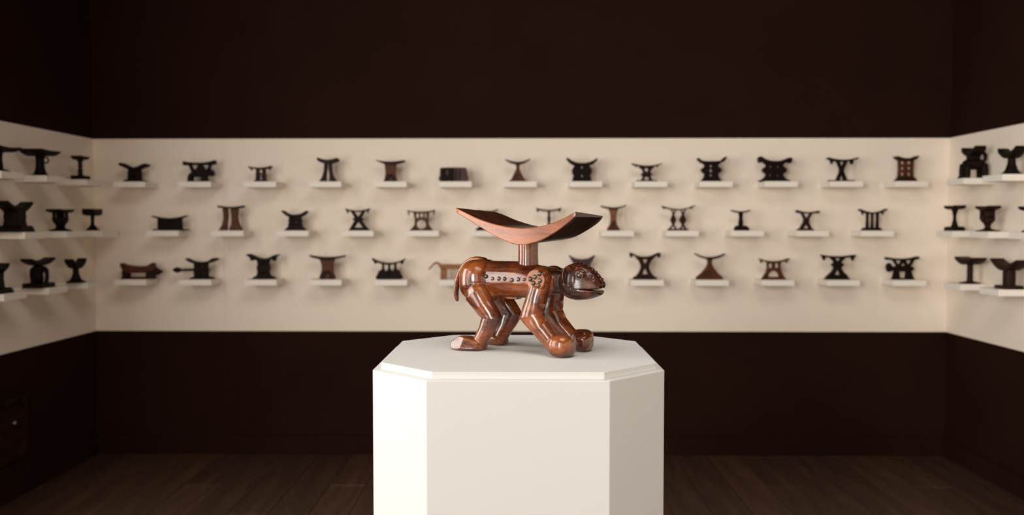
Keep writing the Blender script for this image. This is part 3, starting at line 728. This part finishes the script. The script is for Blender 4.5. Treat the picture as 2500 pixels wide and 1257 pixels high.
rest(1, 11, 1.734, 'dark', 'dark headrest on three thin columns, last in the middle row', 'white shelf under the three-column headrest, last in middle row', 405, 676, S8,
     top=[P(bar(306, 512, 405, 538, 508, 510, 10, 12), d=D1), P([(318, 528), (340, 540), (330, 560)], [], 0.02), P([(472, 540), (494, 528), (486, 558)], [], 0.02)],
     column=[P(sym(368, [(9, 542), (8, 600), (11, 658)]), [], 0.026), P(sym(405, [(8, 546), (7, 600), (10, 658)]), [], 0.026), P(sym(444, [(9, 542), (8, 600), (11, 658)]), [], 0.026)],
     base=[P(sym(402, [(58, 654), (72, 676)]), d=D3)])

# ---- bottom row
rest(2, 0, -1.923, 'brown', 'low brown headrest carved as an animal with pointed snout, bottom row', 'white shelf under the pointed-snout animal headrest, bottom row', 345, 1157, S1,
     body=([P(cat([(192, 1030), (212, 1022), (250, 1038), (340, 1048), (420, 1044), (462, 1022), (480, 1020), (490, 1048), (480, 1090), (430, 1104), (340, 1106), (260, 1104), (222, 1096), (204, 1066)], 3), [oval(226, 1054, 11, 12)], 0.05)], 'red'),
     head=[P(cat([(470, 1050), (500, 1062), (530, 1080), (550, 1098), (530, 1112), (500, 1128), (470, 1112)], 3), [], 0.042)],
     leg=[P([(212, 1157), (208, 1090), (262, 1090), (266, 1157)], [], 0.018, -0.018), P([(212, 1157), (208, 1090), (262, 1090), (266, 1157)], [], 0.018, 0.018), P([(412, 1157), (416, 1090), (474, 1090), (482, 1157)], [], 0.018, -0.018), P([(412, 1157), (416, 1090), (474, 1090), (482, 1157)], [], 0.018, 0.018)],
     base=[P(rect(202, 1142, 490, 1157), d=0.062)])
rest(2, 1, -1.604, 'dark', 'black headrest with a long knobbed handle pointing left, bottom row', 'white shelf under the headrest with a long handle, bottom row', 885, 1160, S1,
     top=[P(cat([(752, 990), (766, 984), (800, 1002), (850, 1014), (900, 1014), (950, 1004), (980, 984), (1006, 980), (1026, 990), (1000, 1006), (960, 1022), (900, 1032), (840, 1030), (790, 1016)], 3), d=D1)],
     support=[P(sym(878, [(60, 1020), (58, 1060), (62, 1090), (58, 1148)]), [oval(884, 1052, 8, 14), oval(884, 1118, 8, 14)])],
     base=[P(sym(885, [(80, 1142), (106, 1160)]), d=D3)],
     handle=[P(cat([(632, 1084), (650, 1068), (672, 1060), (696, 1070), (712, 1074), (822, 1072), (822, 1090), (712, 1094), (696, 1100), (672, 1108), (650, 1100)], 3), [], 0.022)])
rest(2, 2, -1.295, 'dark', 'black headrest with hooked ends and barrel-shaped body, bottom row', 'white shelf under the hooked barrel-bodied headrest, bottom row', 222, 1159, S1,
     top=[P(cat([(82, 956), (104, 944), (140, 958), (185, 978), (228, 984), (275, 976), (315, 956), (350, 948), (356, 956), (330, 974), (328, 998), (312, 1006), (300, 988), (262, 1004), (222, 1008), (178, 1004), (146, 986), (136, 1002), (118, 998), (112, 974)], 3), d=D1)],
     support=[P(cat(sym(223, [(48, 995), (48, 1030), (56, 1065), (50, 1100), (54, 1146)]), 3), [rect(196, 1020, 201, 1040), rect(220, 1014, 225, 1040), rect(244, 1020, 249, 1040), rect(196, 1096, 201, 1120), rect(220, 1096, 225, 1120), rect(244, 1096, 249, 1120)])],
     base=[P(sym(226, [(70, 1134), (104, 1159)]), d=D3)])
rest(2, 3, -0.974, 'red', 'reddish wide flat-topped headrest with arched foot, bottom row', 'white shelf under the reddish wide-topped headrest, bottom row', 767, 1160, S1,
     top=([P(cat([(616, 956), (650, 962), (710, 970), (767, 972), (825, 970), (885, 962), (920, 956), (914, 972), (870, 982), (820, 994), (767, 1000), (720, 994), (665, 982), (626, 968)], 3), d=D1)], 'brown'),
     support=[P(cat(sym(767, [(56, 985), (50, 1030), (46, 1070), (54, 1110), (62, 1160)]), 3), [], D2)],
     arch=([P(cat([(710, 1160), (720, 1120), (742, 1092), (767, 1084), (792, 1092), (812, 1120), (822, 1160)], 3), [oval(767, 1136, 22, 26)], 0.008, -0.026)], 'brown'))
rest(2, 4, -0.666, 'dark', 'black headrest on three posts over three rounded lobes, bottom row', 'white shelf under the three-lobed black headrest, bottom row', 243, 1160, S1,
     top=[P(bar(102, 982, 243, 1022, 382, 984, 14, 15), d=D1), P(cat([(112, 996), (138, 1008), (140, 1024), (122, 1032), (116, 1016)], 2), [], 0.022), P(cat([(342, 1010), (370, 998), (368, 1018), (360, 1034), (344, 1026)], 2), [], 0.022)],
     column=[P(sym(193, [(9, 1024), (9, 1060), (16, 1090)]), [], 0.026), P(sym(245, [(9, 1030), (9, 1060), (16, 1090)]), [], 0.026), P(sym(298, [(9, 1024), (9, 1060), (16, 1090)]), [], 0.026)],
     base=[P(cat([(146, 1160), (152, 1112), (166, 1086), (193, 1080), (214, 1094), (220, 1100), (228, 1086), (246, 1080), (264, 1086), (272, 1100), (278, 1094), (298, 1080), (326, 1086), (340, 1112), (348, 1160)], 3), [oval(245, 1112, 6, 9)], D3)])
rest(2, 5, -0.340, 'tan', 'light tan animal-shaped headrest with curved tail, behind the figure rump', 'white shelf under the light tan animal headrest, bottom row', 800, 1156, S1,
     body=[P(cat([(682, 1034), (720, 1030), (800, 1032), (880, 1030), (915, 1034), (918, 1064), (880, 1070), (800, 1072), (720, 1070), (684, 1066)], 3), [], 0.05)],
     tail=[P(cat([(690, 1032), (672, 1016), (648, 1008), (624, 1020), (604, 1042), (582, 1068), (586, 1078), (610, 1056), (630, 1036), (648, 1026), (664, 1034), (676, 1052)], 3), [], 0.02)],
     leg=[P([(686, 1060), (738, 1060), (736, 1156), (684, 1156)], [], 0.018, -0.016), P([(686, 1060), (738, 1060), (736, 1156), (684, 1156)], [], 0.018, 0.016), P([(864, 1060), (914, 1060), (916, 1156), (866, 1156)], [], 0.018, -0.016), P([(864, 1060), (914, 1060), (916, 1156), (866, 1156)], [], 0.018, 0.016)])
rest(2, 6, 0.297, 'plum', 'plum-brown horned headrest peeking out above the animal figure head', 'white shelf hidden behind the animal figure head, bottom row', 488, 1160, S1,
     top=[P(cat([(376, 958), (388, 958), (430, 982), (488, 990), (545, 982), (586, 960), (600, 960), (586, 986), (562, 1020), (488, 1032), (415, 1020), (394, 988)], 3), d=D1)],
     support=[P(cat(sym(488, [(70, 1015), (56, 1050), (44, 1085), (52, 1120), (70, 1160)]), 3), [], D2)])
rest(2, 7, 0.611, 'brown', 'dark hourglass headrest with two triangular holes, right of figure head', 'white shelf under the dark hourglass headrest, bottom row', 1028, 1162, S1,
     top=[P(cat([(898, 942), (912, 936), (950, 956), (990, 968), (1028, 970), (1070, 966), (1110, 950), (1144, 936), (1158, 944), (1150, 978), (1140, 976), (1136, 958), (1095, 980), (1028, 988), (970, 982), (922, 958), (914, 976), (904, 974)], 3), d=D1)],
     support=[P(cat(sym(1028, [(70, 976), (54, 1005), (36, 1050), (48, 1095), (72, 1130), (96, 1158)]), 4), [[(1008, 994), (1050, 994), (1030, 1034)], [(1028, 1066), (1052, 1120), (1006, 1120)]], 0.038)],
     base=[P(sym(1028, [(88, 1142), (100, 1162)]), d=D3)])
rest(2, 8, 0.931, 'red', 'brown crescent-topped headrest on a large dome foot, bottom row', 'white shelf under the crescent-topped dome headrest, bottom row', 250, 1166, S1,
     top=([P(bar(126, 944, 250, 978, 378, 948, 8, 18), d=D1)], 'brown'),
     support=[P(cat([(234, 990), (270, 990), (268, 1030), (284, 1066), (316, 1110), (356, 1166), (144, 1166), (186, 1110), (222, 1066), (236, 1030)], 4), [], 0.056)])
rest(2, 9, 1.250, 'red', 'reddish headrest with short columns over a half-round arch, bottom row', 'white shelf under the reddish half-round-arch headrest, bottom row', 798, 1168, S1,
     top=[P(bar(678, 992, 798, 1014, 924, 990, 12, 13), d=D1), P(rect(684, 1000, 700, 1030), [], 0.02), P(rect(900, 1000, 914, 1028), [], 0.02)],
     support=[P([(738, 1022), (858, 1022), (854, 1070), (866, 1110), (892, 1158), (702, 1158), (732, 1110), (742, 1070)], [rect(756, 1034, 784, 1072), rect(808, 1034, 838, 1072), [(752, 1148), (756, 1122), (774, 1102), (797, 1094), (820, 1102), (838, 1122), (842, 1148)]], 0.036)],
     base=[P(sym(798, [(92, 1154), (98, 1168)]), d=D3)])
rest(2, 10, 1.567, 'dark', 'black headrest with curled ends, crossed legs and thick knot, bottom row', 'white shelf under the black curled-end headrest, bottom row', 140, 1056, S8,
     top=[P(bar(18, 868, 142, 880, 268, 868, 14, 13), d=D1), P(cat([(20, 872), (42, 876), (46, 900), (34, 912), (24, 900)], 2), [], 0.022), P(cat([(244, 876), (266, 872), (262, 904), (250, 914), (242, 900)], 2), [], 0.022)],
     support=[P(cat(sym(138, [(54, 886), (40, 910), (28, 926), (48, 945), (28, 966), (46, 1000), (74, 1040)]), 3), [[(118, 896), (162, 896), (140, 922)], [(138, 974), (160, 1022), (116, 1022)]], 0.040)],
     base=[P(sym(135, [(70, 1030), (92, 1056)]), d=D3)])
rest(2, 11, 1.887, 'dark', 'black headrest carved as an animal facing left, last in bottom row', 'white shelf under the left-facing animal headrest, bottom row', 637, 1056, S8,
     top=[P(bar(513, 886, 632, 898, 752, 880, 20, 15), d=D1)],
     support=[P([(556, 902), (576, 902), (606, 948), (632, 906), (656, 906), (682, 948), (712, 900), (730, 902), (690, 968), (600, 968)], [[(618, 958), (642, 926), (664, 958)]], 0.030)],
     body=[P(cat([(516, 975), (518, 945), (540, 930), (556, 956), (600, 955), (680, 950), (706, 958), (722, 972), (708, 990), (680, 996), (600, 996), (560, 990), (530, 1000)], 3), [], 0.042)],
     leg=[P([(578, 985), (606, 985), (616, 1056), (562, 1056)], [], 0.016, -0.015), P([(578, 985), (606, 985), (616, 1056), (562, 1056)], [], 0.016, 0.015), P([(668, 985), (698, 985), (720, 1056), (660, 1056)], [], 0.016, -0.015), P([(668, 985), (698, 985), (720, 1056), (660, 1056)], [], 0.016, 0.015)],
     base=[P(rect(560, 1046, 722, 1056), d=0.05)])

# ---- side walls: deeper headrests set square to the wall, seen at a slant
def side(wall, row, yc, label, shelf_label, yobj=None):
    z = ROWZ[row]
    if wall == 'L':
        shelf(XL + PT, yc, z, R(90), shelf_label); x, rz = XL + 0.096, R(90)
    else:
        shelf(XR - PT, yc, z, R(-90), shelf_label); x, rz = XR - (0.096 if row == 1 else 0.084), R(-90)
    return thing('headrest', (x, yobj if yobj else yc, z + 0.0003), label, 'headrest', GROUP, rz)
def plate(t, nm, shapes, mat='dark'):
    """outlines in millimetres, z up given as negative y"""
    return link_mesh(nm, plate_mesh(shapes, 0, 0, 0.001), M[mat], t)
def turned(t, nm, prof, mat='dark', sx=1.0, sy=1.0, n=22, c=(0, 0, 0)):
    bm = bmesh.new(); bm_lathe(bm, [(r / 1000, z / 1000) for r, z in prof], n, sx, sy, c)
    return from_bm(nm, bm, M[mat], t, True)
def mbar(w, h, dip, te, tm): return bar(-w / 2, -h, 0, -(h - dip), w / 2, -h, te, tm)

t = side('L', 0, 3.523, 'dark headrest cut by the left picture edge, top row of left wall', 'white shelf at the left picture edge, top row of left wall')
plate(t, 'top', [P(mbar(170, 104, 6, 8, 20), d=0.10)]); turned(t, 'support', [(20, 6), (19, 30), (17, 50), (18, 70), (24, 88)]); turned(t, 'base', [(44, 0), (42, 5), (20, 12)], sx=1.1)
t = side('L', 0, 3.852, 'black wide-topped headrest with a ring handle, top row of left wall', 'white shelf under the ring-handled headrest, left wall', 3.835)
plate(t, 'top', [P(mbar(150, 113, 3, 7, 24), d=0.105)]); turned(t, 'support', [(27, 8), (22, 22), (18, 38), (17.5, 70), (20, 92)]); turned(t, 'base', [(35, 0), (34, 4), (25, 12)])
bm = bmesh.new(); bm_torus(bm, Vector((0.029, -0.008, 0.071)), 0.0125, 0.0034, Vector((0.75, -0.66, 0)).normalized(), Vector((0, 0, 1)), 22, 8); from_bm('ring_handle', bm, M['brown'], t, True)
t = side('L', 0, 4.200, 'small spool-shaped headrest with a slim beaded stem, left wall corner', 'white shelf under the small spool-shaped headrest, left wall', 4.185)
plate(t, 'top', [P(mbar(74, 113, 2, 9, 16), d=0.054)], 'brown'); turned(t, 'support', [(13, 20), (10, 30), (12, 45), (9, 55), (11, 70), (9, 80), (16, 98)], 'brown'); plate(t, 'base', [P(rect(-38, -20, 38, 0), d=0.058)])
t = side('L', 1, 3.680, 'large black headrest with two broad raised wings, left wall middle row', 'white shelf under the large black winged headrest, left wall', 3.635)
plate(t, 'top', [P(mbar(180, 127, 26, 11, 22), d=0.056)]); plate(t, 'support', [P(cat(sym(0, [(34, -95), (28, -78), (32, -62), (28, -46), (34, -20)]), 3), [], 0.062)]); plate(t, 'base', [P(sym(0, [(36, -26), (50, -14), (58, 0)]), d=0.105)])
t = side('L', 1, 4.010, 'black cup-shaped headrest with slots, left wall middle row', 'white shelf under the slotted cup headrest, left wall', 3.995)
plate(t, 'top', [P(mbar(110, 100, 3, 10, 14), d=0.074)])
turned(t, 'support', [(16, 10), (19, 28), (30, 44), (33, 60)], sy=1.1)
for k in range(6):
    a = k * math.pi / 3 + 0.3
    turned(t, 'rib', [(5.5, 55), (5, 70), (6, 88)], c=(0.028 * math.cos(a), 0.030 * math.sin(a), 0), n=10)
turned(t, 'core', [(17, 55), (17, 88)])
turned(t, 'base', [(50, 0), (48, 4), (24, 12), (18, 18)], sy=1.0)
t = side('L', 1, 4.343, 'small mallet-shaped headrest on a cone foot, left wall corner', 'white shelf under the mallet-shaped headrest, left wall corner', 4.295)
plate(t, 'top', [P(mbar(86, 106, 8, 26, 26), d=0.060)]); turned(t, 'support', [(9, 22), (8, 50), (10, 82)]); turned(t, 'base', [(32, 0), (30, 4), (10, 28)])
t = side('L', 2, 3.523, 'black headrest barely showing at the left picture edge, bottom row', 'white shelf at the left picture edge, bottom row of left wall', 3.485)
plate(t, 'top', [P(mbar(130, 118, 20, 10, 20), d=0.05)]); plate(t, 'support', [P(sym(0, [(26, -95), (22, -60), (30, -16)]), [], 0.05)]); plate(t, 'base', [P(sym(0, [(36, -22), (56, 0)]), d=0.095)])
t = side('L', 2, 3.852, 'black headrest carried by a crouching carved figure, left wall bottom row', 'white shelf under the crouching-figure headrest, left wall', 3.805)
plate(t, 'top', [P(mbar(186, 128, 14, 9, 18), d=0.052)])
turned(t, 'support', [(17, 14), (20, 40), (18, 60), (26, 80), (24, 92), (11, 98), (12, 112)], sy=1.0)
for s in (-1, 1):
    bm = bmesh.new(); bm_rings(bm, [ell(Vector((0.006, s * y, z)), Vector((r, 0, 0)), Vector((0, r, 0)), 12) for y, z, r in [(0.018, .092, .009), (0.030, .078, .010), (0.034, .052, .008), (0.030, .024, .009), (0.030, .008, .012)]])
    from_bm('arm', bm, M['dark'], t, True)
plate(t, 'base', [P(sym(0, [(50, -20), (54, 0)]), d=0.088)])
t = side('L', 2, 4.195, 'black Y-shaped headrest with waisted foot, left wall near the corner', 'white shelf under the Y-shaped headrest, left wall corner', 4.125)
plate(t, 'top', [P(mbar(124, 113, 25, 14, 22), d=0.044)]); turned(t, 'support', [(30, 8), (20, 24), (14, 44), (13, 62), (20, 84), (24, 92)]); turned(t, 'base', [(44, 0), (42, 5), (28, 12)])

t = side('R', 0, 4.125, 'black headrest on a four-legged animal, right wall top row', 'white shelf under the four-legged animal headrest, right wall', 4.105)
plate(t, 'top', [P(mbar(126, 146, 18, 18, 26), d=0.052)])
plate(t, 'support', [P(sym(0, [(26, -116), (20, -92), (24, -70)]), [], 0.046)])
bm = bmesh.new(); bm_ellipsoid(bm, (0, 0.002, 0.066), (0.036, 0.050, 0.026), 2.3); from_bm('body', bm, M['dark'], t, True)
for sx_ in (-1, 1):
    for sy_ in (-1, 1):
        bm = bmesh.new(); bm_rings(bm, [ell(Vector((sx_ * x, sy_ * y + 0.002, z)), Vector((r, 0, 0)), Vector((0, r * 1.1, 0)), 12) for x, y, z, r in [(.022, .034, .068, .016), (.024, .040, .040, .013), (.026, .040, .014, .012), (.027, .046, 0, .014)]]); from_bm('leg', bm, M['dark'], t, True)
bm = bmesh.new(); bm_rings(bm, [ell(Vector((0, y, z)), Vector((r, 0, 0)), Vector((0, r * .7, r * .7)), 12) for y, z, r in [(.040, .070, .014), (.052, .084, .013), (.056, .104, .010), (.048, .118, .007)]]); from_bm('tail', bm, M['dark'], t, True)
t = side('R', 0, 3.80, 'black headrest with raised wing on a spreading column, right picture edge', 'white shelf under the spreading-column headrest, right wall', 3.785)
plate(t, 'top', [P(mbar(140, 117, 24, 16, 24), d=0.048)]); turned(t, 'support', [(34, 8), (24, 22), (16, 48), (15, 66), (18, 90)]); turned(t, 'base', [(43, 0), (41, 4), (32, 11)])
t = side('R', 1, 4.22, 'flat-topped black headrest with pinched waist, right wall middle row', 'white shelf under the pinched-waist headrest, right wall', 4.245)
plate(t, 'top', [P(mbar(100, 121, 4, 12, 16), d=0.058)]); turned(t, 'support', [(18, 18), (13, 32), (8, 55), (7.5, 70), (12, 92), (20, 108)]); plate(t, 'base', [P(cat([(-44, 0), (-42, -14), (-30, -20), (30, -20), (42, -14), (44, 0)], 2), [], 0.058)])
t = side('R', 1, 3.90, 'dark brown goblet-shaped headrest, right wall middle row', 'white shelf under the goblet-shaped headrest, right wall', 3.945)
plate(t, 'top', [P(mbar(106, 113, 4, 9, 16), d=0.062)], 'brown')
turned(t, 'support', [(13, 10), (12, 22), (15, 32), (28, 46), (30, 58)], 'brown')
turned(t, 'core', [(20, 52), (22, 75), (22, 102)], 'brown')
for k in range(5):
    a = k * 2 * math.pi / 5 + 0.55
    turned(t, 'rib', [(6, 52), (5.5, 72), (6, 98)], 'brown', c=(0.027 * math.cos(a), 0.027 * math.sin(a), 0), n=10)
turned(t, 'base', [(49, 0), (47, 4), (22, 9), (13, 15)], 'brown')
t = side('R', 1, 3.58, 'dark headrest cut by the right picture edge, middle row', 'white shelf at the right picture edge, middle row', 3.60)
plate(t, 'top', [P(mbar(104, 105, 4, 10, 15), d=0.062)]); turned(t, 'support', [(17, 10), (12, 30), (11, 60), (18, 94)]); turned(t, 'base', [(40, 0), (38, 5), (17, 14)])
t = side('R', 2, 4.135, 'brown headrest with bowl-like top on a straight stem, right wall bottom row', 'white shelf under the bowl-topped headrest, right wall', 4.115)
plate(t, 'top', [P(mbar(160, 122, 9, 9, 26), d=0.070)], 'brown'); turned(t, 'support', [(17, 6), (13, 16), (13.5, 30), (12.5, 45), (14, 60), (12.5, 75), (15, 95)], 'brown'); turned(t, 'base', [(45, 0), (44, 4), (17, 10)], 'brown')
t = side('R', 2, 3.81, 'brown headrest with swept wings on a thick ringed column, right wall', 'white shelf under the ringed-column headrest, right wall', 3.785)
plate(t, 'top', [P(mbar(200, 126, 25, 7, 24), d=0.062)], 'brown')
turned(t, 'support', [(25, 8), (26, 12), (24, 20), (26, 24), (24, 32), (26, 38), (24, 46), (26, 52), (24, 60), (26, 66), (24, 74), (27, 92)], 'brown'); plate(t, 'base', [P(sym(0, [(40, -14), (46, 0)]), d=0.080)], 'brown')
